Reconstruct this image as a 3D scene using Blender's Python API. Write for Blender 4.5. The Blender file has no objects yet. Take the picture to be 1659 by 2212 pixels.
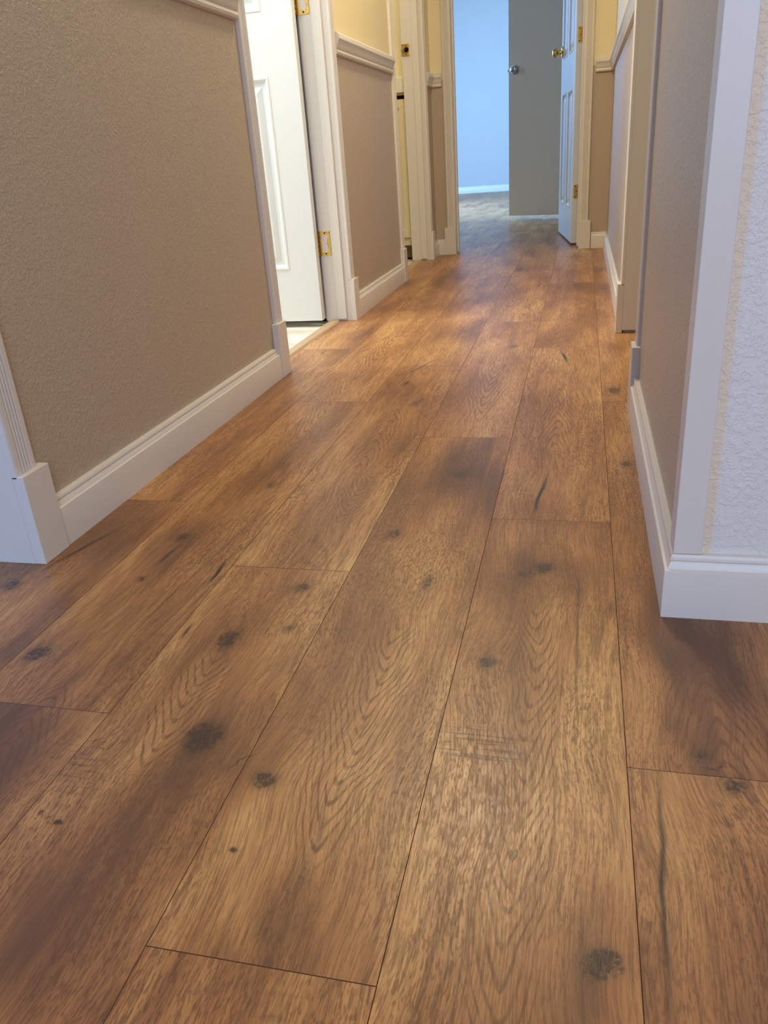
import bpy, bmesh, math, random
import numpy as np
from mathutils import Vector, Matrix
random.seed(7)
S = bpy.context.scene
C = S.collection

# ---------------------------------------------------------------- camera
FW, FH = 1659, 2212
CAM_H = 0.5603
cr = Vector((0.97203854, 0.22460982, -0.06849456))
cu = Vector((-0.03179964, 0.41491066, 0.90930629))
cf = Vector((-0.23265824, 0.88170266, -0.41045166))
cam_d = bpy.data.cameras.new('camera')
cam = bpy.data.objects.new('camera', cam_d)
C.objects.link(cam)
cam.matrix_world = Matrix(((cr.x, cu.x, -cf.x, 0), (cr.y, cu.y, -cf.y, 0), (cr.z, cu.z, -cf.z, CAM_H), (0, 0, 0, 1)))
cam_d.sensor_fit = 'VERTICAL'
cam_d.sensor_height = 36.0
cam_d.lens = 1702.5 / FH * 36.0
cam_d.clip_start = 0.01
S.camera = cam

# ---------------------------------------------------------------- world, exposure, lights
S.view_settings.view_transform = 'Standard'
S.view_settings.look = 'None'
S.view_settings.exposure = 0.0
S.view_settings.gamma = 1.0
S.view_settings.use_curve_mapping = False
w = bpy.data.worlds.new('world'); S.world = w
w.use_nodes = True
w.node_tree.nodes['Background'].inputs[0].default_value = (0.55, 0.7, 1.0, 1)
w.node_tree.nodes['Background'].inputs[1].default_value = 0.6

def area(name, loc, aim, sx, sy, power, col, spread=180):
    d = bpy.data.lights.new(name, 'AREA')
    d.shape = 'RECTANGLE'; d.size = sx; d.size_y = sy
    d.energy = power; d.color = col
    d.spread = math.radians(spread)
    o = bpy.data.objects.new(name, d); C.objects.link(o)
    o.location = loc
    v = Vector(aim) - Vector(loc)
    o.rotation_euler = v.to_track_quat('-Z', 'Y').to_euler()
    return o
BLUE = (0.24, 0.50, 1.0)
WARM = (1.0, 0.84, 0.56)
# daylight through the windows of the rooms around the hall, plus two added fills
area('living_room_daylight', (1.35, -3.30, 1.35), (-0.3, 1.6, 0.5), 2.0, 1.4, 70, (0.46, 0.63, 1.0))
area('side_room_daylight', (-3.00, -0.9, 1.4), (-0.85, 0.96, 0.3), 1.2, 1.3, 46, (0.18, 0.44, 1.0))
area('bathroom_daylight', (-2.15, 2.33, 2.05), (-0.8, 2.5, 0.2), 0.7, 0.22, 37, (0.88, 0.97, 1.0))
area('bathroom_fill_light', (-1.35, 1.72, 2.2), (-1.2, 2.6, 0.6), 0.5, 0.15, 9, (0.92, 0.98, 1.0))  # no known lamp here; fill added to brighten the door jamb
area('bedroom_daylight', (-2.60, 8.6, 1.3), (0.0, 9.8, 0.3), 1.8, 1.4, 450, (0.25, 0.52, 1.0))
area('bedroom_fill_light', (-2.60, 6.1, 1.4), (0.0, 6.6, 0.6), 0.8, 1.2, 6, (0.50, 0.70, 1.0))  # weak fill added to lift the slab door and nearby floor
# ceiling lamps, plus an added fill over the living area
area('hall_lamp_light', (-0.36, 2.75, 2.32), (-0.36, 2.75, 0), 0.28, 0.28, 31, WARM)
area('living_fill_light', (0.3, -0.9, 2.32), (0.3, -0.9, 0), 0.4, 0.4, 22, WARM)  # unseen source, added to brighten and warm the near floor
area('vanity_lamp_light', (-1.6, 4.25, 2.2), (-1.3, 4.6, 0.4), 0.4, 0.2, 11, (1.0, 0.84, 0.54))

# ---------------------------------------------------------------- materials
def lin(r, g, b):
    f = lambda c: (c/255/12.92) if c/255 <= 0.04045 else ((c/255+0.055)/1.055)**2.4
    return (f(r), f(g), f(b), 1)

class NT:
    def __init__(self, name):
        self.m = bpy.data.materials.new(name); self.m.use_nodes = True
        self.t = self.m.node_tree; self.n = self.t.nodes
        self.b = self.n['Principled BSDF']
    def node(self, typ, **kw):
        x = self.n.new(typ)
        for k, v in kw.items(): setattr(x, k, v)
        return x
    def put(self, sock, v):
        if isinstance(v, bpy.types.NodeSocket): self.t.links.new(v, sock)
        else: sock.default_value = v
    def math(self, op, a, b=None, c=None, clamp=False):
        x = self.node('ShaderNodeMath', operation=op, use_clamp=clamp)
        self.put(x.inputs[0], a)
        if b is not None: self.put(x.inputs[1], b)
        if c is not None: self.put(x.inputs[2], c)
        return x.outputs[0]
    def vmath(self, op, a, b=None, c=None):
        x = self.node('ShaderNodeVectorMath', operation=op)
        self.put(x.inputs[0], a)
        if b is not None: self.put(x.inputs[1], b)
        if c is not None: self.put(x.inputs[2], c)
        return x.outputs['Value'] if op in ('LENGTH', 'DOT_PRODUCT') else x.outputs[0]
    def noise(self, vec, scale=1.0, detail=2.0, rough=0.5, dist=0.0):
        x = self.node('ShaderNodeTexNoise')
        self.put(x.inputs['Vector'], vec)
        x.inputs['Scale'].default_value = scale; x.inputs['Detail'].default_value = detail
        x.inputs['Roughness'].default_value = rough; x.inputs['Distortion'].default_value = dist
        return x.outputs['Fac']
    def remap(self, v, a, b, c=0.0, d=1.0, typ='LINEAR'):
        x = self.node('ShaderNodeMapRange', interpolation_type=typ)
        self.put(x.inputs[0], v); self.put(x.inputs[1], a); self.put(x.inputs[2], b)
        self.put(x.inputs[3], c); self.put(x.inputs[4], d)
        return x.outputs[0]
    def mix(self, f, a, b, mode='MIX'):
        x = self.node('ShaderNodeMix', data_type='RGBA', blend_type=mode)
        self.put(x.inputs[0], f); self.put(x.inputs[6], a); self.put(x.inputs[7], b)
        return x.outputs[2]
    def pos(self):
        return self.node('ShaderNodeNewGeometry').outputs['Position']
    def bump(self, h, strength, dist):
        x = self.node('ShaderNodeBump')
        self.put(x.inputs['Height'], h); self.put(x.inputs['Strength'], strength); x.inputs['Distance'].default_value = dist
        self.t.links.new(x.outputs[0], self.b.inputs['Normal'])

def plain(name, col, rough=0.5, metal=0.0, spec=0.5, var=0.02, vs=8.0):
    m = NT(name)
    n = m.noise(m.pos(), vs, 3)
    dark = tuple(c*(1-var*2) for c in col[:3]) + (1,)
    light = tuple(min(1, c*(1+var)) for c in col[:3]) + (1,)
    m.put(m.b.inputs['Base Color'], m.mix(n, dark, light))
    m.b.inputs['Roughness'].default_value = rough
    m.b.inputs['Metallic'].default_value = metal
    m.b.inputs['Specular IOR Level'].default_value = spec
    return m

def wall_paint(name, col, rough, tex_scale, tex_h, strength):
    m = NT(name)
    p = m.pos()
    n1 = m.noise(p, tex_scale, 3, 0.6, 0.3)
    n2 = m.noise(p, tex_scale*0.35, 2, 0.5)
    h = m.math('ADD', m.remap(n1, 0.42, 0.66, 0, 1, 'SMOOTHSTEP'), m.math('MULTIPLY', n2, 0.7))
    n3 = m.noise(p, 1.7, 2)
    m.put(m.b.inputs['Base Color'], m.mix(n3, tuple(c*0.96 for c in col[:3])+(1,), col))
    m.b.inputs['Roughness'].default_value = rough
    m.bump(h, strength, tex_h)
    return m.m

M = {}
M['tan'] = wall_paint('tan_wall_paint', lin(186, 169, 149), 0.34, 190, 0.0008, 0.8)
M['cream'] = wall_paint('cream_wall_paint', lin(232, 219, 182), 0.5, 260, 0.0006, 0.5)
M['knock'] = wall_paint('white_textured_wall_paint', lin(222, 220, 216), 0.55, 150, 0.0010, 0.6)
M['knockwarm'] = wall_paint('cream_painted_wall_edge', lin(228, 216, 198), 0.55, 150, 0.0010, 0.6)
M['blue'] = wall_paint('pale_wall_paint', lin(188, 184, 178), 0.6, 200, 0.0006, 0.4)
M['grey'] = wall_paint('grey_wall_paint', lin(206, 208, 208), 0.6, 200, 0.0006, 0.4)
M['ceil'] = wall_paint('white_ceiling_paint', lin(232, 228, 220), 0.8, 120, 0.001, 0.5)
M['trim'] = plain('white_trim_paint', lin(217, 211, 203), 0.32, 0, 0.5, 0.015, 6).m
M['doorw'] = plain('white_door_paint', lin(216, 217, 214), 0.3, 0, 0.5, 0.01, 5).m
M['slab'] = plain('grey_door_paint', lin(226, 218, 202), 0.55, 0, 0.3, 0.02, 40).m
M['cabinet'] = plain('cream_cabinet_paint', lin(228, 214, 174), 0.4, 0, 0.4, 0.02, 6).m
M['counter'] = plain('white_countertop', lin(235, 225, 208), 0.25, 0, 0.5, 0.02, 20).m
M['dark'] = plain('dark_matte', lin(28, 20, 16), 0.9, 0, 0.1).m
M['toe'] = plain('brown_toe_board', lin(130, 105, 70), 0.8, 0, 0.1).m
def brass(name, col, rough, rust=0.0):
    m = NT(name)
    n = m.noise(m.pos(), 260, 4, 0.65)
    m.put(m.b.inputs['Base Color'], m.mix(m.remap(n, 0.52-rust, 0.68-rust), col, lin(96, 62, 26)))
    m.put(m.b.inputs['Roughness'], m.remap(n, 0.4, 0.7, rough, rough+0.3))
    m.b.inputs['Metallic'].default_value = 0.9
    return m.m
M['brass'] = brass('aged_brass', lin(226, 188, 96), 0.25, 0.02)
M['rusty'] = brass('tarnished_brass', lin(178, 134, 60), 0.4, 0.12)
M['steel'] = plain('satin_nickel', lin(198, 196, 188), 0.18, 1.0).m
M['screw'] = plain('dark_screw', lin(50, 38, 20), 0.5, 0.6).m
M['glass'] = plain('milk_glass', lin(240, 235, 225), 0.3).m
# marble-look vinyl of the bathroom floor
m = NT('pale_vinyl_floor')
p = m.vmath('MULTIPLY', m.pos(), (3.0, 16.0, 1.0))
n = m.noise(p, 1.0, 5, 0.65, 0.6)
m.put(m.b.inputs['Base Color'], m.mix(m.remap(n, 0.38, 0.62), lin(196, 188, 172), lin(238, 233, 222)))
m.b.inputs['Roughness'].default_value = 0.35
M['vinyl'] = m.m
m = NT('tan_threshold_vinyl')
n = m.noise(m.vmath('MULTIPLY', m.pos(), (60.0, 4.0, 4.0)), 1.0, 3)
m.put(m.b.inputs['Base Color'], m.mix(n, lin(150, 122, 92), lin(190, 164, 130)))
m.b.inputs['Roughness'].default_value = 0.4
M['threshold'] = m.m

# ---- floor wood
PW = 0.19; X0 = -0.3203; PL = 1.2265
KNOTS = [ # x, y, rx, ry, strength
 (-.637,1.078,.014,.020,.9),(-.636,.934,.009,.012,.8),(-.673,.732,.018,.022,1.0),(-.435,.794,.020,.026,1.0),
 (-.359,.829,.012,.013,.7),(-.376,.934,.016,.020,.8),(-.383,.611,.024,.026,1.1),(-.292,.562,.017,.012,1.1),
 (-.283,1.121,.013,.022,.9),(-.199,.968,.010,.028,.9),(-.095,.787,.013,.014,1.1),(-.038,1.030,.016,.020,1.1),
 (-.064,1.006,.010,.011,.9),(.134,.660,.012,.012,.8),(.156,.620,.018,.014,.9),(.031,.415,.017,.014,1.2),
 (-.217,.455,.007,.045,.62),(-.232,.405,.011,.028,.62),(-.835,.893,.016,.02,.9),(-.566,1.309,.012,.018,.8),
 (-.384,1.85,.018,.035,.8),(-.444,2.029,.016,.030,.8),(.097,1.452,.012,.020,.9),(.088,1.954,.014,.030,.9),
 (-.214,1.383,.012,.022,.8),(-.316,.312,.010,.008,.8),(-.497,.485,.004,.004,.9),(-.471,.470,.005,.004,1.0),
 (-.289,.470,.005,.004,1.1),(-.192,2.445,.016,.035,.8),(-.60,2.30,.015,.03,.6),(-.40,2.62,.015,.04,.5),
 (-.05,3.0,.015,.05,.6),(-.45,3.3,.018,.06,.7),(-.18,3.6,.018,.06,.6),(-.62,3.1,.015,.05,.6),(-.3,4.1,.02,.07,.7),
]
CRACKS = [ # x, y, rx, ry, slant, strength
 (-.525,.965,.0030,.030,.0,1.2),(-.499,.805,.0025,.016,.0,.9),(-.056,1.300,.0035,.075,.10,1.1),(-.036,2.295,.004,.07,-.15,1.0),
 (.083,.50,.0022,.10,.05,.9),(.011,.86,.0018,.14,.0,.6),(-.63,1.02,.003,.03,.1,.7),(-.79,1.03,.004,.06,.3,.9),(-.44,2.2,.004,.07,.3,.7),
]
TONES = [ # x, y, rx, ry, amount (+ darker, - paler)
 (-.383,.611,.070,.10,.75),(-.435,.794,.060,.09,.75),(-.30,.562,.05,.04,.5),(-.222,.42,.030,.09,.75),(-.037,1.02,.075,.06,.6),
 (-.05,1.24,.08,.05,.55),(-.64,1.08,.06,.10,.6),(-.673,.73,.05,.06,.5),(.15,.90,.06,.10,.8),(.16,.78,.035,.09,.6),
 (.14,.655,.05,.04,.4),(.03,.41,.05,.06,.5),(.14,.50,.04,.12,.35),(-.20,1.38,.07,.12,.35),(-.39,1.9,.06,.14,.5),
 (-.07,.64,.05,.03,.25),(.10,1.43,.03,.09,.45),(-.60,.55,.09,.12,.75),(-.50,.36,.08,.08,.35),(-.22,1.35,.05,.08,.3),
 (-.115,.72,.022,.25,-.7),(-.120,.45,.016,.16,-.5),(-.30,.43,.020,.10,-.6),(-.305,.75,.016,.22,-.45),(-.525,.60,.018,.18,-.45),
 (-.045,.56,.03,.10,-.3),(.045,.75,.02,.25,-.35),(-.697,.95,.014,.45,-.45),(-.515,1.0,.012,.2,-.3),(-.24,1.0,.03,.12,-.25),
 (.09,.70,.025,.10,-.35),(-.42,1.10,.05,.12,.35),(-.30,2.6,.05,.2,.3),(-.1,2.1,.04,.2,.35),(-.6,1.5,.05,.2,.35),
 (-.42,.43,.06,.10,.6),(-.38,.33,.05,.06,.6),(-.20,.33,.06,.03,.35),(-.26,.32,.03,.04,.3),(-.80,1.05,.05,.10,.4),(-.72,.80,.05,.15,.35),(.17,1.0,.06,.15,.3),(-.70,2.6,.06,.15,.3),(-.35,3.4,.06,.4,.4),(.0,3.6,.06,.4,.35),(-.6,3.9,.06,.4,.4),
]
m = NT('oak_plank_floor')
P = m.pos()
att = m.node('ShaderNodeAttribute', attribute_name='plank')
sep = m.node('ShaderNodeSeparateColor'); m.t.links.new(att.outputs['Color'], sep.inputs[0])
R1, R2, R3 = sep.outputs[0], sep.outputs[1], sep.outputs[2]
off = m.node('ShaderNodeCombineXYZ')
m.put(off.inputs[0], m.math('MULTIPLY', R1, 40.0)); m.put(off.inputs[1], m.math('MULTIPLY', R2, 60.0)); m.put(off.inputs[2], m.math('MULTIPLY', R3, 30.0))
Q = m.vmath('ADD', P, off.outputs[0])
def attr(name):
    a = m.node('ShaderNodeAttribute', attribute_name=name)
    q = m.node('ShaderNodeSeparateColor'); m.t.links.new(a.outputs['Color'], q.inputs[0])
    return q.outputs[0], q.outputs[1], q.outputs[2], a.outputs['Alpha']
def xy(v):
    q = m.node('ShaderNodeSeparateXYZ'); m.put(q.inputs[0], v); return q.outputs[0], q.outputs[1]
def spot(pv, ax, ay, irx, iry, slant=None):
    """soft ellipse 1..0 round (ax, ay) with inverse radii"""
    px, py = xy(pv)
    dx = m.math('SUBTRACT', px, ax); dy = m.math('SUBTRACT', py, ay)
    if slant is not None: dx = m.math('SUBTRACT', dx, m.math('MULTIPLY', dy, slant))
    c = m.node('ShaderNodeCombineXYZ'); m.put(c.inputs[0], m.math('MULTIPLY', dx, irx)); m.put(c.inputs[1], m.math('MULTIPLY', dy, iry))
    return m.remap(m.vmath('LENGTH', c.outputs[0]), 0.0, 1.9, 1, 0, 'SMOOTHSTEP')
KX, KY, KRX, KRY = attr('knot')
CX_, CY_, CRX, CRY = attr('crack')
KA, CSL, CAM, TN = attr('amounts')
GX, GD, GW, GM = attr('cathedral')
SW, WP, _u1, _u2 = attr('marks')
# jitter the lookup so blobs get ragged outlines
jn = m.node('ShaderNodeTexNoise'); m.put(jn.inputs['Vector'], m.vmath('MULTIPLY', Q, (1.0, 0.45, 1.0))); jn.inputs['Scale'].default_value = 34; jn.inputs['Detail'].default_value = 5
jd = m.vmath('SUBTRACT', jn.outputs['Color'], (0.5, 0.5, 0.5))
tone = TN
knot = m.math('MULTIPLY', spot(m.vmath('ADD', P, m.vmath('MULTIPLY', jd, (0.020, 0.026, 0))), KX, KY, KRX, KRY), KA)
crack = m.math('MULTIPLY', spot(m.vmath('ADD', P, m.vmath('MULTIPLY', jd, (0.010, 0, 0))), CX_, CY_, CRX, CRY, CSL), CAM)
warp = WP
# cathedral contours
f1 = m.noise(m.vmath('MULTIPLY', Q, (14.0, 1.5, 1.0)), 1.0, 1.0, 0.4)
f2 = m.noise(m.vmath('MULTIPLY', Q, (60.0, 18.0, 1.0)), 1.0, 2.0, 0.5)
CATH = [ # x, y, rx, ry of the mask, ring length, ring width, direction
 (-.040,.60,.036,.30,.030,.0070,-1),(-.215,.66,.050,.17,.028,.0068,-1),(.152,.76,.050,.12,.024,.0085,1),(-.600,.56,.050,.10,.020,.0095,1),
 (-.385,1.27,.035,.10,.022,.0075,-1),(-.430,.66,.040,.09,.022,.0080,-1),(-.215,1.42,.050,.13,.026,.0090,1),(-.04,1.75,.04,.2,.05,.008,1),
 (-.60,1.80,.045,.25,.05,.009,-1),(-.42,1.60,.04,.2,.05,.009,1),(-.60,2.35,.05,.25,.06,.009,-1),(-.22,2.0,.05,.25,.06,.009,-1)]
sp_ = m.node('ShaderNodeSeparateXYZ'); m.put(sp_.inputs[0], m.vmath('ADD', P, m.vmath('MULTIPLY', jd, (0.006, 0.030, 0))))
wob = m.math('MULTIPLY', m.math('SUBTRACT', m.noise(m.vmath('MULTIPLY', Q, (3.0, 9.0, 1.0)), 1.0, 1.0), 0.5), 0.026)
phase = m.math('ADD', m.math('MULTIPLY', f1, 15.0), m.math('ADD', m.math('MULTIPLY', f2, 0.35), m.math('MULTIPLY', warp, 1.9)))
def rings_of(ph_): return m.remap(m.math('SINE', m.math('MULTIPLY', ph_, 6.283)), 0.25, 0.95, 0, 1, 'SMOOTHSTEP')
ringm = rings_of(phase)
dx = m.math('SUBTRACT', m.math('ADD', sp_.outputs[0], wob), GX)
lat = m.math('SQRT', m.math('MULTIPLY_ADD', dx, dx, 0.00005))
rr = rings_of(m.math('MULTIPLY_ADD', sp_.outputs[1], GD, m.math('MULTIPLY_ADD', lat, GW, warp)))
ringm = m.math('MULTIPLY_ADD', m.math('SUBTRACT', rr, ringm), GM, ringm)
cmask = GM
ringvis = m.remap(m.noise(m.vmath('MULTIPLY', Q, (8.0, 1.6, 1.0)), 1.0, 2.0), 0.46, 0.62, 0.06, 0.9)
ringvis = m.math('MAXIMUM', ringvis, cmask)
ringvis = m.math('MULTIPLY', ringvis, m.remap(m.noise(m.vmath('MULTIPLY', Q, (260.0, 30.0, 1.0)), 1.0, 2.0, 0.6), 0.36, 0.56, 0.25, 1.0))
# fibres and pores follow the bending grain
bend = m.math('ADD', m.math('MULTIPLY', m.math('SUBTRACT', m.noise(m.vmath('MULTIPLY', Q, (5.0, 4.5, 1.0)), 1.0, 1.5), 0.5), 0.050), m.math('MULTIPLY', warp, 0.008))
bc = m.node('ShaderNodeCombineXYZ'); m.put(bc.inputs[0], bend)
QB = m.vmath('ADD', Q, bc.outputs[0])
fine = m.noise(m.vmath('MULTIPLY', QB, (620.0, 22.0, 1.0)), 1.0, 2.0, 0.55, 0.3)
coarse = m.noise(m.vmath('MULTIPLY', QB, (210.0, 9.0, 1.0)), 1.0, 2.5, 0.6, 0.3)
fibre = m.math('ADD', m.math('MULTIPLY', fine, 0.62), m.math('MULTIPLY', coarse, 0.38))
fleck = m.noise(m.vmath('MULTIPLY', QB, (470.0, 95.0, 1.0)), 1.0, 2.0, 0.5, 0.6)
fleckm = m.remap(fleck, 0.48, 0.60, 0, 1)
patch = m.noise(m.vmath('MULTIPLY', Q, (9.0, 2.3, 1.0)), 1.0, 3.0, 0.55)
streak = m.noise(m.vmath('MULTIPLY', Q, (42.0, 1.5, 1.0)), 1.0, 3.0, 0.55)
# cross-cut saw marks, in scattered patches
sawm = m.remap(m.noise(m.vmath('MULTIPLY', Q, (10.0, 7.0, 1.0)), 1.0, 1.0), 0.66, 0.78, 0, 0.8)
saw = m.remap(m.noise(m.vmath('MULTIPLY', Q, (14.0, 230.0, 1.0)), 1.0, 1.0, 0.5), 0.56, 0.66, 0, 1)
sawspot = SW
saw = m.math('MULTIPLY', saw, m.math('ADD', m.math('MULTIPLY', sawm, 0.7), sawspot), clamp=True)
# colour
t = m.math('ADD', m.remap(patch, 0.30, 0.70, 0, 1), m.math('MULTIPLY', m.math('SUBTRACT', streak, 0.5), 0.9))
t = m.math('ADD', t, m.math('MULTIPLY', m.math('SUBTRACT', R3, 0.5), 0.35))
t = m.math('ADD', t, m.math('MULTIPLY', tone, 0.62))
ramp = m.node('ShaderNodeValToRGB')
m.put(ramp.inputs[0], m.math('MULTIPLY_ADD', t, 0.60, 0.09, clamp=True))
e = ramp.color_ramp.elements
e[0].position = 0.0; e[0].color = lin(216, 169, 108)
e[1].position = 1.0; e[1].color = lin(98, 68, 50)
for pos, c in ((0.28, lin(193, 143, 90)), (0.52, lin(167, 117, 73)), (0.76, lin(130, 91, 61))):
    x = e.new(pos); x.color = c
col = ramp.outputs[0]
dk = lin(102, 68, 46)
col = m.mix(m.math('MULTIPLY', m.math('MULTIPLY', ringm, ringvis), m.math('MULTIPLY_ADD', cmask, 0.22, 0.52)), col, dk)
col = m.mix(m.math('MULTIPLY', m.remap(fibre, 0.44, 0.62), 0.60), col, dk)
col = m.mix(m.math('MULTIPLY', fleckm, m.remap(m.noise(m.vmath('MULTIPLY', Q, (11.0, 3.5, 1.0)), 1.0, 2.0), 0.38, 0.60, 0.12, m.math('MULTIPLY_ADD', cmask, -0.40, 0.62))), col, dk)
col = m.mix(m.math('MULTIPLY', saw, 0.6, clamp=True), col, lin(92, 62, 48))
knot = m.math('POWER', m.math('MAXIMUM', knot, 0.0), 1.6)
kn = m.noise(Q, 190, 3, 0.65)
kf = m.math('MULTIPLY_ADD', m.math('MULTIPLY', m.remap(knot, 0.35, 0.6), m.remap(kn, 0.42, 0.58)), 0.45, m.math('MULTIPLY', knot, m.remap(kn, 0.3, 0.6, 0.55, 0.95)), clamp=True)
col = m.mix(m.math('MULTIPLY', kf, 0.88), col, lin(56, 45, 38))
col = m.mix(m.math('MULTIPLY', crack, 1.0, clamp=True), col, lin(52, 42, 36))
m.put(m.b.inputs['Base Color'], col)
m.put(m.b.inputs['Roughness'], m.remap(m.math('ADD', fibre, m.math('MULTIPLY', fleckm, 0.25)), 0.3, 0.8, 0.29, 0.44))
m.b.inputs['Specular IOR Level'].default_value = 0.42
h = m.math('SUBTRACT', m.math('MULTIPLY', fibre, 0.5), m.math('ADD', m.math('MULTIPLY', fleckm, 0.5), m.math('ADD', m.math('MULTIPLY', saw, 0.6), m.math('MULTIPLY', crack, 1.5))))
m.bump(h, 0.35, 0.00025)
M['floor'] = m.m
M['seam'] = plain('plank_groove', lin(92, 62, 42), 0.6, 0, 0.3).m

# ---------------------------------------------------------------- mesh helpers
class MB:
    def __init__(self): self.v = []; self.f = []; self.mi = []
    def add(self, vs, fs, mi=0):
        o = len(self.v); self.v += [tuple(x) for x in vs]
        for k, f in enumerate(fs):
            self.f.append(tuple(o+i for i in f)); self.mi.append(mi[k] if isinstance(mi, (list, tuple)) else mi)
    def box(self, x0, x1, y0, y1, z0, z1, mi=0):
        # face order: -z +z -y +x +y -x
        self.add([(x0,y0,z0),(x1,y0,z0),(x1,y1,z0),(x0,y1,z0),(x0,y0,z1),(x1,y0,z1),(x1,y1,z1),(x0,y1,z1)],
                 [(0,3,2,1),(4,5,6,7),(0,1,5,4),(1,2,6,5),(2,3,7,6),(3,0,4,7)], mi)
    def prism(self, prof, a, b, n, ma=(0,0), mb=(0,0), mi=0):
        """profile (t, z): t out from the wall along n (2D unit), swept from a to b (2D); ma/mb shift the ends by t*value (mitres)"""
        a = Vector(a); b = Vector(b); n = Vector(n); d = (b-a).normalized()
        L = len(prof)
        A = [(a + n*t + d*(t*ma[0])) for t, z in prof]; B = [(b + n*t + d*(t*mb[0])) for t, z in prof]
        vs = [(p.x, p.y, prof[i][1]) for i, p in enumerate(A)] + [(p.x, p.y, prof[i][1]) for i, p in enumerate(B)]
        fs = [(i, (i+1) % L, L+(i+1) % L, L+i) for i in range(L)] + [tuple(range(L-1, -1, -1)), tuple(range(L, 2*L))]
        self.add(vs, fs, mi)
    def vprism(self, pts, z0, z1, mi=0):
        L = len(pts)
        vs = [(x, y, z0) for x, y in pts] + [(x, y, z1) for x, y in pts]
        fs = [(i, (i+1) % L, L+(i+1) % L, L+i) for i in range(L)] + [tuple(range(L-1, -1, -1)), tuple(range(L, 2*L))]
        self.add(vs, fs, mi)
    def lathe(self, prof, center, axis, seg=32, mi=0):
        """profile (s along axis, r)"""
        ax = Vector(axis).normalized(); c = Vector(center)
        u = ax.orthogonal().normalized(); w_ = ax.cross(u)
        o = len(self.v)
        for s, r in prof:
            for k in range(seg):
                a = 2*math.pi*k/seg
                self.v.append(tuple(c + ax*s + (u*math.cos(a)+w_*math.sin(a))*max(r, 1e-5)))
        for i in range(len(prof)-1):
            for k in range(seg):
                k2 = (k+1) % seg
                self.f.append((o+i*seg+k, o+i*seg+k2, o+(i+1)*seg+k2, o+(i+1)*seg+k)); self.mi.append(mi)
        self.f.append(tuple(o+k for k in range(seg-1, -1, -1))); self.mi.append(mi)
        self.f.append(tuple(o+(len(prof)-1)*seg+k for k in range(seg))); self.mi.append(mi)
    def build(self, name, mats, parent=None, bevel=0.0, smooth=False, loc=None):
        me = bpy.data.meshes.new(name)
        me.from_pydata(self.v, [], self.f)
        for x in (mats if isinstance(mats, (list, tuple)) else [mats]): me.materials.append(M[x])
        for i, p in enumerate(me.polygons): p.material_index = self.mi[i]
        bm = bmesh.new(); bm.from_mesh(me)
        bmesh.ops.recalc_face_normals(bm, faces=bm.faces)
        bm.to_mesh(me); bm.free()
        if smooth:
            for p in me.polygons: p.use_smooth = True
            me.set_sharp_from_angle(angle=math.radians(35))
        o = bpy.data.objects.new(name, me); C.objects.link(o)
        if parent: o.parent = parent
        if loc: o.location = loc
        if bevel:
            bv = o.modifiers.new('soft_edges', 'BEVEL'); bv.width = bevel; bv.segments = 2
            bv.limit_method = 'ANGLE'; bv.angle_limit = math.radians(40)
        return o

def empty(name, loc=(0,0,0), rz=0.0):
    o = bpy.data.objects.new(name, None); C.objects.link(o)
    o.location = loc; o.rotation_euler = (0, 0, rz); o.empty_display_size = 0.1
    return o
def tag(o, label=None, cat=None, group=None, kind=None):
    if label: o['label'] = label
    if cat: o['category'] = cat
    if group: o['group'] = group
    if kind: o['kind'] = kind
    return o
def struct(o, label, cat, group=None): return tag(o, label, cat, group, 'structure')

H = 2.44           # ceiling height
LX = -0.840        # left hall wall face
LXB = -0.945       # its far side
RX = 0.130         # right hall wall face (near stretch)
RXF = 0.137        # right hall wall face (far stretch)
EY = 4.888         # end wall face
SPLIT = 0.92       # paint changes behind the chair rail

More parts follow.
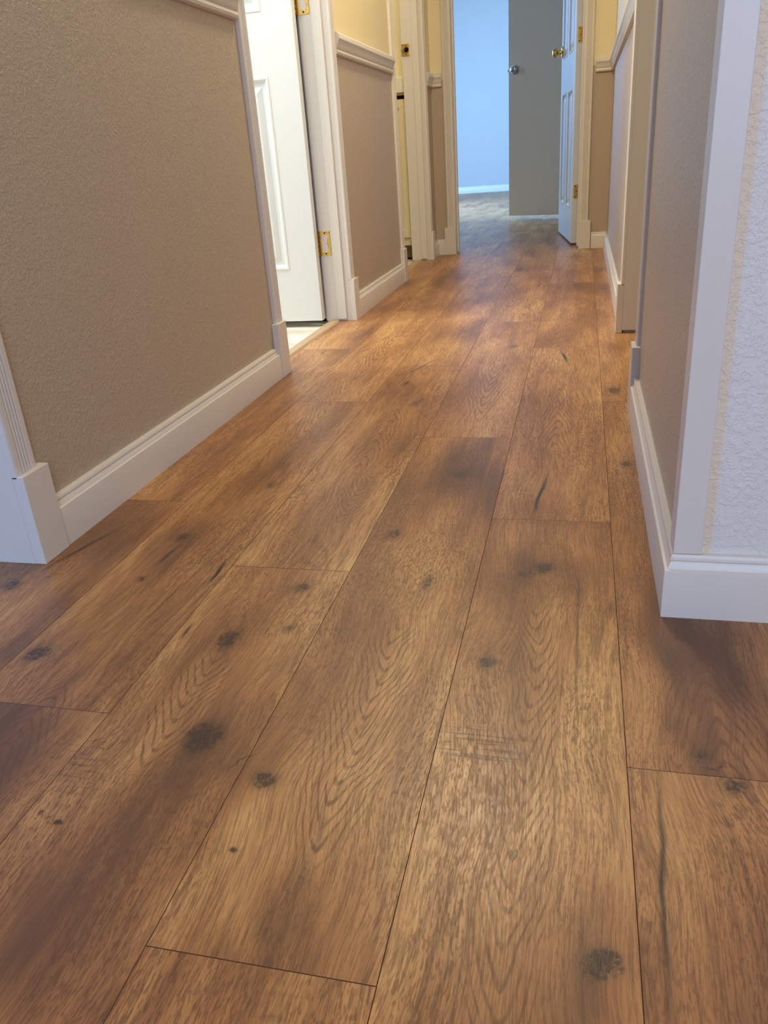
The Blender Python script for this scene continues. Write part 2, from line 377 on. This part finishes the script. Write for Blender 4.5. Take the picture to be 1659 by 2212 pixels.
# ---------------------------------------------------------------- floor
def build_floor():
    me = bpy.data.meshes.new('floor')
    v = []; f = []; col = []; mi = []
    regions = [(-0.93, 2.6, -3.4, 4.95), (-2.75, 0.16, 4.95, 12.0), (-3.4, -0.93, -3.4, 1.2)]
    jy = {-5: .35, -4: 1.03, -3: 1.221, -2: 1.858, -1: .989, 0: .3685, 1: 1.192, 2: .630, 3: 1.0, 4: .2, 5: .8}
    rnd = random.Random(11)
    G = 0.00045; D = 0.0006
    def quad(a, b, c_, d, m_, pc):
        o = len(v); v.extend([a, b, c_, d]); f.append((o, o+1, o+2, o+3)); mi.append(m_); col.append(pc)
    def sheet(ax, bx_, ay, by_, pc):
        # a plank top as a grid, fine where the photograph looks closely
        ys = [ay]
        while ys[-1] < by_-1e-6:
            y_ = ys[-1]; st = .006 if .2 < y_ < 2.7 else (.02 if 2.7 <= y_ < 5 else .25)
            if by_-y_ < st*1.5: ys.append(by_)
            else: ys.append(y_+st)
        fine_ = ax > -.96 and ax < .3 and by_ > .2 and ay < 5
        n = max(1, int(round((bx_-ax)/.006))) if fine_ else 1
        if not fine_: ys = [ay, by_]
        o = len(v)
        for y_ in ys:
            for q in range(n+1): v.append((ax+(bx_-ax)*q/n, y_, 0))
        for jj in range(len(ys)-1):
            for q in range(n):
                a_ = o+jj*(n+1)+q
                f.append((a_, a_+1, a_+n+2, a_+n+1)); mi.append(0); col.append(pc)
    for (x0, x1, y0, y1) in regions:
        k0 = math.floor((x0-X0)/PW); k1 = math.ceil((x1-X0)/PW)
        for k in range(k0, k1):
            base = jy.get(k, (k*0.37) % PL)
            n0 = math.floor((y0-base)/PL)-1
            y = base+n0*PL
            while y < y1:
                rk = random.Random(int(round((y-base)/PL))*131+k*977+5)
                pc = (rk.random(), rk.random(), rk.random(), 1)
                a0, a1 = max(x0, X0+k*PW), min(x1, X0+(k+1)*PW)
                b0, b1 = max(y0, y), min(y1, y+PL)
                if a1-a0 > .002 and b1-b0 > .002:
                    sheet(a0+G, a1-G, b0+G, b1-G, pc)
                    for (p, q, r, s) in (((a0,b0),(a1,b0),(a1-G,b0+G),(a0+G,b0+G)), ((a1,b0),(a1,b1),(a1-G,b1-G),(a1-G,b0+G)),
                                         ((a1,b1),(a0,b1),(a0+G,b1-G),(a1-G,b1-G)), ((a0,b1),(a0,b0),(a0+G,b0+G),(a0+G,b1-G))):
                        quad((p[0],p[1],-D), (q[0],q[1],-D), (r[0],r[1],0), (s[0],s[1],0), 1, pc)
                y += PL
    me.from_pydata(v, [], f)
    me.materials.append(M['floor']); me.materials.append(M['seam'])
    ca = me.color_attributes.new('plank', 'FLOAT_COLOR', 'CORNER')
    me.polygons.foreach_set('material_index', mi)
    ca.data.foreach_set('color', np.repeat(np.array(col, dtype=np.float32), 4, axis=0).ravel())
    V = np.array(v, dtype=np.float64); X, Y = V[:, 0], V[:, 1]
    def smooth(d):
        t_ = np.clip(1-d/1.9, 0, 1); return t_*t_*(3-2*t_)
    rg = np.random.RandomState(5)
    # smooth random displacement, so that stains get uneven outlines
    def wavy(seed, amp):
        q = np.random.RandomState(seed); out = np.zeros_like(X)
        for _ in range(14):
            kx, ky = q.uniform(-160, 160), q.uniform(-70, 70)
            out += np.sin(kx*X+ky*Y+q.uniform(0, 6.28))
        return out*amp/math.sqrt(7)
    jx, jy = wavy(1, .008), wavy(2, .012)
    tone_ = np.zeros_like(X)
    for (x, y, rx, ry, a) in TONES: tone_ += a*smooth(np.hypot((X+jx-x)/rx, (Y+jy-y)/ry))
    warp_ = np.zeros_like(X)
    for k in KNOTS:
        if k[2] > .009: warp_ += k[4]*smooth(np.hypot((X-k[0])/(k[2]*2.6+.006), (Y-k[1])/(k[3]*4+.01)))
    def nearest(lst):
        best = np.full_like(X, 1e9); idx = np.zeros(len(X), dtype=int)
        for n_, k in enumerate(lst):
            sl = k[4] if lst is CRACKS else 0.0
            d = np.hypot((X-k[0]-sl*(Y-k[1]))/k[2], (Y-k[1])/k[3]); mm = d < best; best[mm] = d[mm]; idx[mm] = n_
        return idx, best
    (ik, dk_), (ic, dc_), (ig, _d) = nearest(KNOTS), nearest(CRACKS), nearest(CATH)
    KN, CN, GN = np.array(KNOTS), np.array(CRACKS), np.array(CATH)
    g_ = GN[ig]
    gm = smooth(np.hypot((X-g_[:, 0])/(g_[:, 2]*.8), (Y-g_[:, 1])/g_[:, 3])); gm = np.clip((gm-.12)/.33, 0, 1); gm = gm*gm*(3-2*gm)
    saw_ = np.zeros_like(X)
    for (x, y, rx, ry, a) in ((-.085,.640,.036,.022,2.4), (-.04,1.20,.06,.03,.8), (-.30,.655,.03,.02,.8), (.10,1.37,.03,.04,.7), (-.49,.55,.05,.04,.7)):
        saw_ += a*smooth(np.hypot((X-x)/rx, (Y-y)/ry))
    Z_ = np.zeros_like(X)
    for nm, cols in (('knot', (KN[ik, 0], KN[ik, 1], 1/KN[ik, 2], 1/KN[ik, 3])),
                     ('crack', (CN[ic, 0], CN[ic, 1], 1/CN[ic, 2], 1/CN[ic, 3])),
                     ('amounts', (KN[ik, 4]*(dk_ < 3.2), CN[ic, 4], CN[ic, 5]*(dc_ < 7.0), tone_)),
                     ('cathedral', (g_[:, 0], g_[:, 6]/g_[:, 4], 1/g_[:, 5], gm)),
                     ('marks', (saw_, warp_, Z_, Z_))):
        at_ = me.attributes.new(nm, 'FLOAT_COLOR', 'POINT')
        at_.data.foreach_set('color', np.stack(cols, axis=1).astype(np.float32).ravel())
    o = bpy.data.objects.new('floor', me); C.objects.link(o)
    return struct(o, 'wide brown oak plank floor running the length of the hall', 'floor')
build_floor()
b = MB(); b.box(-3.4, 2.6, -3.4, 12.2, -0.10, -0.016)
struct(b.build('floor_base', 'dark'), 'dark underfloor beneath the planks and rooms', 'floor')
b = MB(); b.box(-2.75, -0.932, 1.3, 2.985, -0.013, -0.012)
struct(b.build('floor_bathroom', 'vinyl'), 'pale streaked vinyl floor behind the bright open white door', 'floor')
b = MB(); b.box(-2.75, -0.932, 3.085, 4.90, -0.013, -0.012)
struct(b.build('floor_vanity_room', 'vinyl'), 'small patch of pale vinyl floor in front of the cream cabinet', 'floor')

# ---------------------------------------------------------------- walls
# order of face materials in a box: -z +z -y +x +y -x
def wall(name, label, segs, mats, cat='wall'):
    b = MB()
    for s in segs: b.box(*s[:6], mi=list(s[6]))
    return struct(b.build(name, mats), label, cat)
T = 0; K = 1; W_ = 2  # tan, cream, other
def two(x0, x1, y0, y1, lo, hi, z0=0.0):
    out = []
    if z0 < SPLIT: out.append((x0, x1, y0, y1, z0, SPLIT, lo))
    out.append((x0, x1, y0, y1, max(SPLIT, z0), H, hi))
    return out
LO = (T, T, W_, T, W_, W_); HI = (K, K, W_, K, W_, W_)
HD = 2.06  # opening height
wall('wall_left', 'tan wall with orange-peel texture along the left of the hall', two(LXB, LX, 0.975, 2.150, LO, HI) + [(LXB, LX, 0.13, 0.975, HD, H, HI), (LXB, LX, 2.150, 2.935, HD, H, HI)] + two(LXB, LX, -0.6, 0.13, LO, HI), ['tan', 'cream', 'knock'])
wall('wall_left_middle', 'tan and cream wall stretch between the two left doorways', two(LXB, LX, 2.935, 3.905, LO, HI) + [(LXB, LX, 3.905, 4.675, HD, H, HI)], ['tan', 'cream', 'knock'])
wall('wall_left_far', 'narrow wall stretch beside the second left doorway', two(LXB, LX, 4.675, 4.995, LO, HI), ['tan', 'cream', 'knock'])
LOr = (T, T, W_, W_, W_, T); HIr = (K, K, W_, W_, W_, K)
wall('wall_right', 'tan wall along the right of the hall ending at the white corner', [(RX, .167, .930, .95, 0, H, (3,)*6)] + two(.167, .245, .93, .95, LOr, HIr) + two(RX, 0.245, 0.930+.02, 1.805, LOr, HIr) + [(RX, .245, 1.805, 2.615, HD, H, HIr)], ['tan', 'cream', 'knock', 'knockwarm'])
wall('wall_right_far', 'right hall wall beyond the side opening with chair rail', two(RXF, 0.245, 2.615, 4.995, LOr, HIr), ['tan', 'cream', 'knock'])
LOe = (T, T, T, W_, W_, W_); HIe = (K, K, K, W_, W_, W_)
wall('wall_end', 'tan and cream end wall around the far doorway', two(LX, -0.735, EY, 4.995, LOe, HIe) + two(-0.005, RXF, EY, 4.995, LOe, HIe) + [(-0.735, -0.005, EY, 4.995, HD, H, HIe)], ['tan', 'cream', 'blue'])
wall('wall_front_right', 'white heavily textured wall right of the white corner trim', [(0.245, 2.6, 0.930, 1.045, 0, H, (0,)*6)], ['knock'])
# bathroom behind the first left doorway
wall('wall_bathroom', 'white walls of the bright bathroom', [(-2.80, LXB, 1.20, 1.30, 0, H, (0,)*6), (-2.80, LXB, 2.985, 3.085, 0, H, (0,)*6), (-2.85, -2.75, 1.30, 3.0, 0, H, (0,)*6)], ['knock'])
wall('wall_vanity_room', 'cream walls of the small room with the cabinet', [(-2.85, -2.75, 3.085, 4.995, 0, H, (0,)*6), (-2.75, LXB, 4.995-.04, 4.995, 0, H, (0,)*6)], ['cream'])
# closet on the right
wall('wall_closet', 'plain walls of the side opening on the right', [(0.245, 1.10, 1.70, 1.80, 0, H, (0,)*6), (0.245, 1.10, 2.62, 2.72, 0, H, (0,)*6), (1.00, 1.10, 1.80, 2.62, 0, H, (0,)*6)], ['knock'])
# bedroom beyond
wall('wall_bedroom', 'pale blue-lit wall at the back of the far room', [(-2.80, 0.30, 12.0, 12.1, 0, H, (0,)*6)], ['blue'])
wall('wall_bedroom_sides', 'side walls of the far room', [(-2.85, -2.75, 4.995, 12.1, 0, H, (0,)*6), (0.160, 0.26, 4.995, 12.1, 0, H, (0,)*6), (-2.75, LXB, 4.995, 5.05, 0, H, (0,)*6)], ['blue'])
# rooms around the camera
wall('wall_back', 'white wall far behind the camera with a wide window opening', [(-3.4, .3, -3.5, -3.4, 0, H, (0,)*6), (2.4, 2.6, -3.5, -3.4, 0, H, (0,)*6), (.3, 2.4, -3.5, -3.4, 0, .6, (0,)*6), (.3, 2.4, -3.5, -3.4, 2.1, H, (0,)*6)], ['knock'])
wall('wall_living_side', 'white wall on the right of the living area', [(2.6, 2.7, -3.5, 1.045, 0, H, (0,)*6)], ['knock'])
wall('wall_side_room', 'pale walls of the room left of the near doorway', [(-3.5, -3.4, -3.5, 1.30, 0, H, (0,)*6), (-3.4, LXB, 1.16, 1.20, 0, H, (0,)*6)], ['knock'])
wall('ceiling', 'white ceiling over the hall and rooms', [(-3.5, 2.7, -3.5, 12.1, H, H+.1, (0,)*6)], ['ceil'], 'ceiling')

# ---------------------------------------------------------------- baseboards
BB = [(0,0),(.0165,0),(.0165,.0650),(.0160,.0668),(.0125,.0676),(.0118,.0700),(.0098,.0750),(.0086,.0768),(.0098,.0785),(.0096,.0825),(.0072,.0858),(0,.0860)]
def baseboard(name, label, runs):
    b = MB()
    for r in runs: b.prism(BB, *r)
    return struct(b.build(name, 'trim', smooth=True), label, 'baseboard')
baseboard('baseboard_left', 'long white moulded baseboard under the left tan wall', [((LX, 1.020), (LX, 2.112), (1, 0))])
baseboard('baseboard_left_middle', 'short white baseboard between the two left doorways', [((LX, 2.960), (LX, 3.850), (1, 0))])
baseboard('baseboard_left_far', 'white baseboard stub beside the second left doorway', [((LX, 4.735), (LX, EY), (1, 0))])
baseboard('baseboard_right', 'white baseboard wrapping the near right corner', [((RX, 1.790), (RX, .930), (-1, 0), (0,0), (1,0)), ((RX, .930), (2.6, .930), (0, -1), (-1,0), (0,0))])
baseboard('baseboard_right_far', 'white baseboard along the right wall beyond the side opening', [((RXF, 2.66), (RXF, EY), (-1, 0), (0,0), (-1,0))])
baseboard('baseboard_end_left', 'tiny white baseboard left of the far doorway', [((LX, EY), (-0.785, EY), (0, -1))])
baseboard('baseboard_end_right', 'small white baseboard right of the far doorway', [((0.05, EY), (RXF, EY), (0, -1), (0,0), (-1,0))])
baseboard('baseboard_bedroom', 'white baseboard under the blue-lit back wall', [((-2.75, 12.0), (0.16, 12.0), (0, -1))])

# ---------------------------------------------------------------- chair rails
CR = [(0,.886),(.007,.886),(.0125,.889),(.0145,.895),(.0125,.901),(.0100,.9035),(.0125,.906),(.0145,.910),(.0155,.916),(.0180,.924),(.0215,.930),(.0240,.933),(.0240,.939),(.0205,.942),(.0205,.947),(.0150,.953),(.006,.955),(0,.955)]
def rail(name, label, runs):
    b = MB()
    for r in runs: b.prism(CR, *r)
    return struct(b.build(name, 'trim', smooth=True), label, 'chair rail')
rail('trim_1', 'white moulded chair rail at the top of the left tan wall', [((LX, -0.6), (LX, .075), (1, 0)), ((LX, 1.020), (LX, 2.106), (1, 0))])
rail('trim_2', 'white chair rail between the two left doorways', [((LX, 2.975), (LX, 3.868), (1, 0))])
rail('trim_3', 'short white chair rail left of the far doorway', [((LX, 4.722), (LX, EY), (1, 0), (0,0), (-1,0)), ((LX, EY), (-0.779, EY), (0, -1), (1,0), (0,0))])
rail('trim_4', 'white chair rail turning the corner right of the far doorway', [((0.045, EY), (RXF, EY), (0, -1), (0,0), (-1,0)), ((RXF, EY), (RXF, 2.665), (-1, 0), (1,0), (0,0))])

# ---------------------------------------------------------------- door frames: jambs, stops, fluted casings, plinth blocks
def fluted(w_):
    """fluted casing cross-section: (along, out)"""
    t = .0115
    pts = [(0, 0), (0, .0085), (.002, .0105), (.006, t)]
    n = 4; a, e_ = .012, w_-.012
    pitch = (e_-a)/n
    for i in range(n):
        s = a+i*pitch
        pts += [(s+.0012, t), (s+pitch*.28, t-.0022), (s+pitch*.5, t-.003), (s+pitch*.72, t-.0022), (s+pitch-.0012, t)]
    pts += [(w_-.006, t), (w_-.002, .0105), (w_, .0085), (w_, 0)]
    return pts
def frame(name, label, axis, face, n, lo, hi, depth, stop_out, stop_w, cw=.050, pw=.065, ph=.151, sides=(1,1), floor_gap=.0, two_sided=True):
    """opening lo..hi along the wall; axis 'y' = wall runs along y at x=face, n=+1/-1 is the hall side normal"""
    root = empty(name, (face, lo, 0) if axis == 'y' else (lo, face, 0))
    ox, oy = root.location.x, root.location.y
    def bx(b, a0, a1, d0, d1, z0, z1):
        # a along the wall, d outward from face towards the hall
        if axis == 'y':
            X = sorted((face+n*d0, face+n*d1)); b.box(X[0]-ox, X[1]-ox, a0-oy, a1-oy, z0, z1)
        else:
            Y = sorted((face+n*d0, face+n*d1)); b.box(a0-ox, a1-ox, Y[0]-oy, Y[1]-oy, z0, z1)
    # jamb: two legs and head (each a part)
    for (a0, a1) in ((lo-.012, lo), (hi, hi+.012)):
        b = MB(); bx(b, a0, a1, -depth, 0.0, floor_gap, HD); b.build('jamb', 'trim', root, .001)
    b = MB(); bx(b, lo-.012, hi+.012, -depth, 0.0, HD-.002, HD+.012); b.build('head_jamb', 'trim', root, .001)
    if stop_out is not None:
        for (a0, a1) in ((lo, lo+.010), (hi-.010, hi)):
            b = MB(); bx(b, a0, a1, -stop_out-stop_w, -stop_out, .008, HD-.002); b.build('door_stop', 'trim', root, .0015)
    for s, side in ((0, lo), (1, hi)):
        if not sides[s]: continue
        sg = -1 if s == 0 else 1
        prof = fluted(cw)
        b = MB()
        pts = []
        for (a, d) in prof:
            al = side + sg*a
            if axis == 'y': pts.append((face+n*d-ox, al-oy))
            else: pts.append((al-ox, face+n*d-oy))
        b.vprism(pts, ph-.003, HD+.03); b.build('casing', 'trim', root)
        b = MB(); a = sorted((side, side+sg*pw)); bx(b, a[0], a[1], 0, .0200, 0.0, ph); b.build('plinth_block', 'trim', root, .0012)
    # head casing
    b = MB()
    bx(b, lo-cw, hi+cw, 0, .0115, HD, HD+cw); b.build('head_casing', 'trim', root, .002)
    return struct(root, label, 'door frame')
frame('trim_5', 'white frame of the near left doorway with blue-lit jamb', 'y', LX, 1, 0.13, 0.961, .118, None, 0)
f6 = frame('trim_6', 'white frame and fluted casings of the doorway holding the bright white door', 'y', LX, 1, 2.165, 2.922, .098, .017, .034)
f7 = frame('trim_7', 'cream-lit frame of the second left doorway with brass strike plate', 'y', LX, 1, 3.918, 4.664, .107, .017, .034)
f8 = frame('trim_8', 'white frame and casings around the far end doorway', 'x', EY, -1, -0.722, -0.018, .110, .045, .03)
f9 = frame('trim_9', 'white frame of the side opening in the right wall', 'y', RXF-.004, -1, 1.818, 2.602, .115, None, 0, floor_gap=.009)

# corner trim on the near right corner
b = MB()
b.vprism([(RX-.007, .923), (.156, .923), (.156, .930), (RX, .930), (RX, .962), (RX-.007, .962)], .0862, H)
struct(b.build('trim_10', 'trim', bevel=.0012), 'flat white corner strip on the near right wall corner', 'corner trim')
# threshold strips
for nm, y0, y1, lab in (('trim_11', 2.165, 2.922, 'tan threshold strip below the bright bathroom door'), ('trim_12', 3.918, 4.664, 'olive-brown threshold strip of the second left doorway')):
    b = MB(); b.prism([(0, -.014), (0, .0015), (.004, .0050), (.034, .0055), (.040, .0005), (.040, -.014)], (-0.925, y0), (-0.925, y1), (1, 0))
    struct(b.build(nm, 'threshold', smooth=True), lab, 'threshold')

# ---------------------------------------------------------------- doors
def panel_door_mesh(w_, h_, t, panels):
    """leaf in local coords: x 0..w, y -t..0 , z 0..h ; panels (x0,x1,z0,z1) on both faces"""
    b = MB()
    xs = sorted({0, w_} | {p[0] for p in panels} | {p[1] for p in panels})
    zs = sorted({0, h_} | {p[2] for p in panels} | {p[3] for p in panels})
    for face, sg in ((-t, -1), (0.0, 1)):
        for i in range(len(xs)-1):
            for j in range(len(zs)-1):
                x0, x1, z0, z1 = xs[i], xs[i+1], zs[j], zs[j+1]
                if any(abs(p[0]-x0) < 1e-6 and abs(p[1]-x1) < 1e-6 and p[2] <= z0+1e-6 and p[3] >= z1-1e-6 for p in panels):
                    rings = [(0, 0), (.004, .0025), (.009, .0025), (.020, -.0075), (.030, -.0085), (.048, -.0020), (.050, -.0015)]
                    loops = []
                    for ins, d in rings:
                        y = face + sg*d
                        loops.append([(x0+ins, y, z0+ins), (x1-ins, y, z0+ins), (x1-ins, y, z1-ins), (x0+ins, y, z1-ins)])
                    for a, c_ in zip(loops, loops[1:]):
                        for k in range(4):
                            k2 = (k+1) % 4
                            b.add([a[k], a[k2], c_[k2], c_[k]], [(0, 1, 2, 3) if sg < 0 else (3, 2, 1, 0)])
                    b.add(loops[-1], [(0, 1, 2, 3) if sg < 0 else (3, 2, 1, 0)])
                else:
                    b.add([(x0, face, z0), (x1, face, z0), (x1, face, z1), (x0, face, z1)], [(0, 1, 2, 3) if sg < 0 else (3, 2, 1, 0)])
    b.add([(0,-t,0),(w_,-t,0),(w_,0,0),(0,0,0)], [(0,3,2,1)]); b.add([(0,-t,h_),(w_,-t,h_),(w_,0,h_),(0,0,h_)], [(0,1,2,3)])
    b.add([(0,-t,0),(0,0,0),(0,0,h_),(0,-t,h_)], [(0,1,2,3)]); b.add([(w_,-t,0),(w_,0,0),(w_,0,h_),(w_,-t,h_)], [(3,2,1,0)])
    return b
def build_door_mesh(b, name, mat, parent=None):
    me = bpy.data.meshes.new(name); me.from_pydata(b.v, [], b.f); me.materials.append(M[mat])
    bm = bmesh.new(); bm.from_mesh(me); bmesh.ops.remove_doubles(bm, verts=bm.verts, dist=1e-5)
    bmesh.ops.recalc_face_normals(bm, faces=bm.faces); bm.to_mesh(me); bm.free()
    o = bpy.data.objects.new(name, me); C.objects.link(o)
    if parent: o.parent = parent
    return o
def six(w_, z=0.0):
    s = .105; m_ = w_/2
    a, c_ = (s, m_-.05), (m_+.05, w_-s)
    rows = ((.187, .822), (1.006, 1.60), (1.72, 1.90))
    return [(q[0], q[1], r[0], r[1]) for q in (a, c_) for r in rows]
def knob(parent, x, z, y_face, sg, mat, name='door_knob'):
    """round knob on a leaf face at local (x, y_face, z), pointing along sg*y"""
    b = MB()
    b.lathe([(0, .032), (.004, .032), (.008, .029), (.010, .018), (.011, .0125), (.022, .0105), (.030, .0115), (.036, .019), (.042, .0245), (.050, .0265), (.057, .0245), (.062, .019), (.064, .010), (.0645, .0)],
            (x, y_face, z), (0, sg, 0), 36)
    return b.build(name, mat, parent, smooth=True)

# door 1: bright white bathroom door, open at right angles, hinged on the far jamb
D1 = empty('door_1', (-0.941, 2.907, 0.012), math.pi)   # local x runs to -X, local y to -Y
b = panel_door_mesh(0.745, 2.03, .035, six(.745))
for i, vv in enumerate(b.v): b.v[i] = (vv[0], vv[1]+.035, vv[2])   # leaf y 0..0.035 (local) = towards camera
build_door_mesh(b, 'door_leaf', 'doorw', D1)
knob(D1, .685, 1.05, .035, 1, 'brass'); knob(D1, .685, 1.05, 0.0, -1, 'brass')
def hinge(parent, plate_box, pin, z0, z1, mat_plate, ring=True, axis='x'):
    """plate_box: x0,x1,y (plate lying in the jamb face at y, facing -y side), pin (x,y)"""
    x0, x1, y0, y1 = plate_box
    b = MB()
    if ring:
        r = .008
        b.box(x0, x1, y0, y1, z0, z0+r*1.6); b.box(x0, x1, y0, y1, z1-r*1.6, z1)
        b.box(x1-r, x1, y0, y1, z0+r*1.6, z1-r*1.6); b.box(x0, x0+r*.9, y0, y1, z0+r*1.6, z1-r*1.6)
        zm = (z0+z1)/2
        b.add([(x1-r, y0, zm-.022), (x1-r, y0, zm+.022), (x1-r-.006, y0, zm), (x1-r, y1, zm-.022), (x1-r, y1, zm+.022), (x1-r-.006, y1, zm)],
              [(0,2,1),(3,4,5),(0,3,5,2),(2,5,4,1),(1,4,3,0)])
    else:
        b.box(x0, x1, y0, y1, z0, z1)
    h_ = b.build('hinge', mat_plate, parent, .0006)
    b = MB()
    n = 5
    for k in range(n):
        a0 = z0+(z1-z0)*k/n; a1 = z0+(z1-z0)*(k+1)/n
        b.lathe([(a0+.0004, .0052), (a0+.0008, .0058), (a1-.0008, .0058), (a1-.0004, .0052)], (pin[0], pin[1], 0), (0, 0, 1), 16)
    b.build('hinge_knuckle', 'rusty', h_, smooth=True)
    b = MB()
    for zz in (z0+.007, z1-.007):
        b.lathe([(0, .0030), (.0008, .0030), (.0012, .002)], ((x0+x1)/2+.001, y0 if axis == 'x' else y0, zz), (0, -1, 0), 12)
    b.build('screw', 'screw', h_, smooth=True)
    return h_
# hinge plates are let into the jamb face (y = 2.922), knuckles at the leaf corner; built in world space then parented
def inv_parent(o, root):
    bpy.context.view_layer.update()
    o.parent = root; o.matrix_parent_inverse = root.matrix_world.inverted()
for (za, zb) in ((.240, .326), (1.005, 1.091), (1.78, 1.866)):
    hg = hinge(None, (-0.938, -0.897, 2.9195, 2.9223), (-0.9420, 2.9145), za, zb, 'brass' if za > .9 else 'rusty')
    if za < .9: hg.data.materials[0] = M['brass']
    inv_parent(hg, D1)
struct(D1, 'bright white panelled door standing open with worn brass hinges', 'door')

# door 2: second left doorway leaf, swung into the room against the side (hinged on the near jamb)
D2 = empty('door_2', (-0.952, 3.925, 0.012), math.radians(172))
b = panel_door_mesh(0.735, 2.03, .035, six(.735))
build_door_mesh(b, 'door_leaf', 'doorw', D2)
knob(D2, .675, 1.05, -.035, -1, 'brass')
struct(D2, 'white panelled door swung into the second left room', 'door')

# strike plate on the far jamb of the second left doorway
b = MB()
b.box(-0.948, -0.908, 4.6605, 4.6645, 1.030, 1.086)
sp = b.build('strike_plate', 'brass', None, .0012)
b = MB(); b.lathe([(0, .0125), (.0006, .0125), (.0008, .012)], (-0.922, 4.6606, 1.058), (0, -1, 0), 24); ho = b.build('painted_bolt_hole', 'dark', sp)  # dark disc laid on the plate, colouring in the shade of a hole
b = MB(); b.lathe([(-.004, .0085), (.010, .0085), (.0125, .006), (.013, .002)], (-0.940, 4.662, 1.057), (0, -1, 0), 20); b.build('bumper', 'steel', sp, smooth=True)
b = MB()
for zz in (1.038, 1.078): b.lathe([(0, .0028), (.0008, .0028), (.001, .002)], (-0.924, 4.6606, zz), (0, -1, 0), 12)
b.build('screw', 'screw', sp)
inv_parent(sp, f7)

# door 3: white panelled door at the end, swung into the far room past square, seen almost edge on
ang = math.atan2(.745, -.094)
D3 = empty('door_3', (-0.0270, 5.050, 0.015), ang)
# local x = along leaf; leaf thickness towards +local y (= -X side)
b = panel_door_mesh(0.755, 2.03, .035, six(.755))
for i, vv in enumerate(b.v): b.v[i] = (vv[0], vv[1]+.035, vv[2])
build_door_mesh(b, 'door_leaf', 'doorw', D3)
knob(D3, .695, 1.055, .035, 1, 'brass'); knob(D3, .695, 1.055, 0.0, -1, 'brass')
for (za, zb) in ((.262, .335), (1.048, 1.122), (1.78, 1.855)):
    b = MB(); b.box(-.0022, 0.0004, .004, .027, za-.015, zb-.015)
    hg = b.build('hinge', 'brass', D3, .0004)
    b = MB(); b.lathe([(za-.019, .005), (za-.016, .006), (zb-.014, .006), (zb-.011, .005)], (-.003, -.004, 0), (0, 0, 1), 14); b.build('hinge_knuckle', 'rusty', hg, smooth=True)
    b = MB()
    for q, zz in enumerate((za-.007, (za+zb)/2-.015, zb-.023)): b.lathe([(0, .003), (.0008, .003), (.001, .002)], (-.0020, .019-(q % 2)*.007, zz), (-1, 0, 0), 12)
    b.build('screw', 'screw', hg)
struct(D3, 'white panelled door at the hall end standing open almost edge-on', 'door')

# door 4: flat grey slab door in the far room
D4 = empty('door_4', (0.140, 6.915, 0.032), math.atan2(7.150-6.915, -.589-.140))
b = MB(); b.box(0, .766, 0, .035, 0, 2.02)
b.build('door_leaf', 'slab', D4, .002)
knob(D4, .706, 1.072, .035, 1, 'steel'); knob(D4, .706, 1.072, 0.0, -1, 'steel')
b = MB(); b.box(.764, .776, .011, .024, 1.062, 1.082); b.build('latch_bolt', 'steel', D4, .001)
struct(D4, 'flat grey slab door with round silver knob in the far room', 'door')

# ---------------------------------------------------------------- vanity cabinet in the second left room
V = empty('vanity_cabinet', (-1.30, 4.86, 0))
CX0, CX1 = -.65, .352   # world -1.95 .. -0.948
b = MB(); b.box(CX0, CX1, -.085, .09, .073, .868); b.build('cabinet_body', 'cabinet', V, .001)
b = MB(); b.box(CX0, CX1, -.040, .09, 0.0, .073); b.build('toe_kick', 'toe', V)
b = MB(); b.box(CX0, CX1, -.087, -.084, .838, .857); b.build('painted_gap_shade', 'dark', V)  # dark strip on the solid front, coloured as the shade in a gap
def cab_door(x0, x1, z0, z1):
    t = .018
    b = MB(); y = -.085
    rings = [(0, 0), (0, -t*.7), (.003, -t), (.042, -t), (.052, -t+.007), (.056, -t+.007), (.070, -t+.001), (.072, -t)]
    loops = [[(x0+i, y+d, z0+i), (x1-i, y+d, z0+i), (x1-i, y+d, z1-i), (x0+i, y+d, z1-i)] for i, d in rings]
    for a, c_ in zip(loops, loops[1:]):
        for k in range(4):
            k2 = (k+1) % 4; b.add([a[k], a[k2], c_[k2], c_[k]], [(0, 1, 2, 3)])
    b.add(loops[-1], [(0, 1, 2, 3)])
    return b
for (x0, x1) in ((-.64, -.16), (-.15, .345)):
    cd = build_door_mesh(cab_door(x0, x1, .118, .838), 'cabinet_door', 'cabinet', V)
tag(V, 'cream painted cabinet with raised panel doors seen through the second left doorway', 'cabinet')
b = MB(); b.box(-1.96, -0.950, 4.745, 4.952, .868, .944)
tag(b.build('countertop', 'counter', None, .004), 'white countertop edge on the cream cabinet', 'countertop')

# ---------------------------------------------------------------- ceiling lamps: the hall one, and one added over the living area
def lamp(x, y, lab):
    r = empty('ceiling_light', (x, y, H))
    b = MB(); b.lathe([(-.015, .15), (0, .16)], (0, 0, 0), (0, 0, 1), 40); b.build('base', 'steel', r, smooth=True)
    b = MB(); b.lathe([(-.095, .02), (-.090, .07), (-.070, .12), (-.040, .145), (-.016, .15)], (0, 0, 0), (0, 0, 1), 40); b.build('glass_shade', 'glass', r, smooth=True)
    return tag(r, lab, 'ceiling light')

lamp(-0.36, 2.75, 'round milk glass ceiling light over the middle of the hall')
lamp(0.3, -0.9, 'added round milk glass ceiling light, out of view in the living area')  # unseen fixture added to go with the living area fill
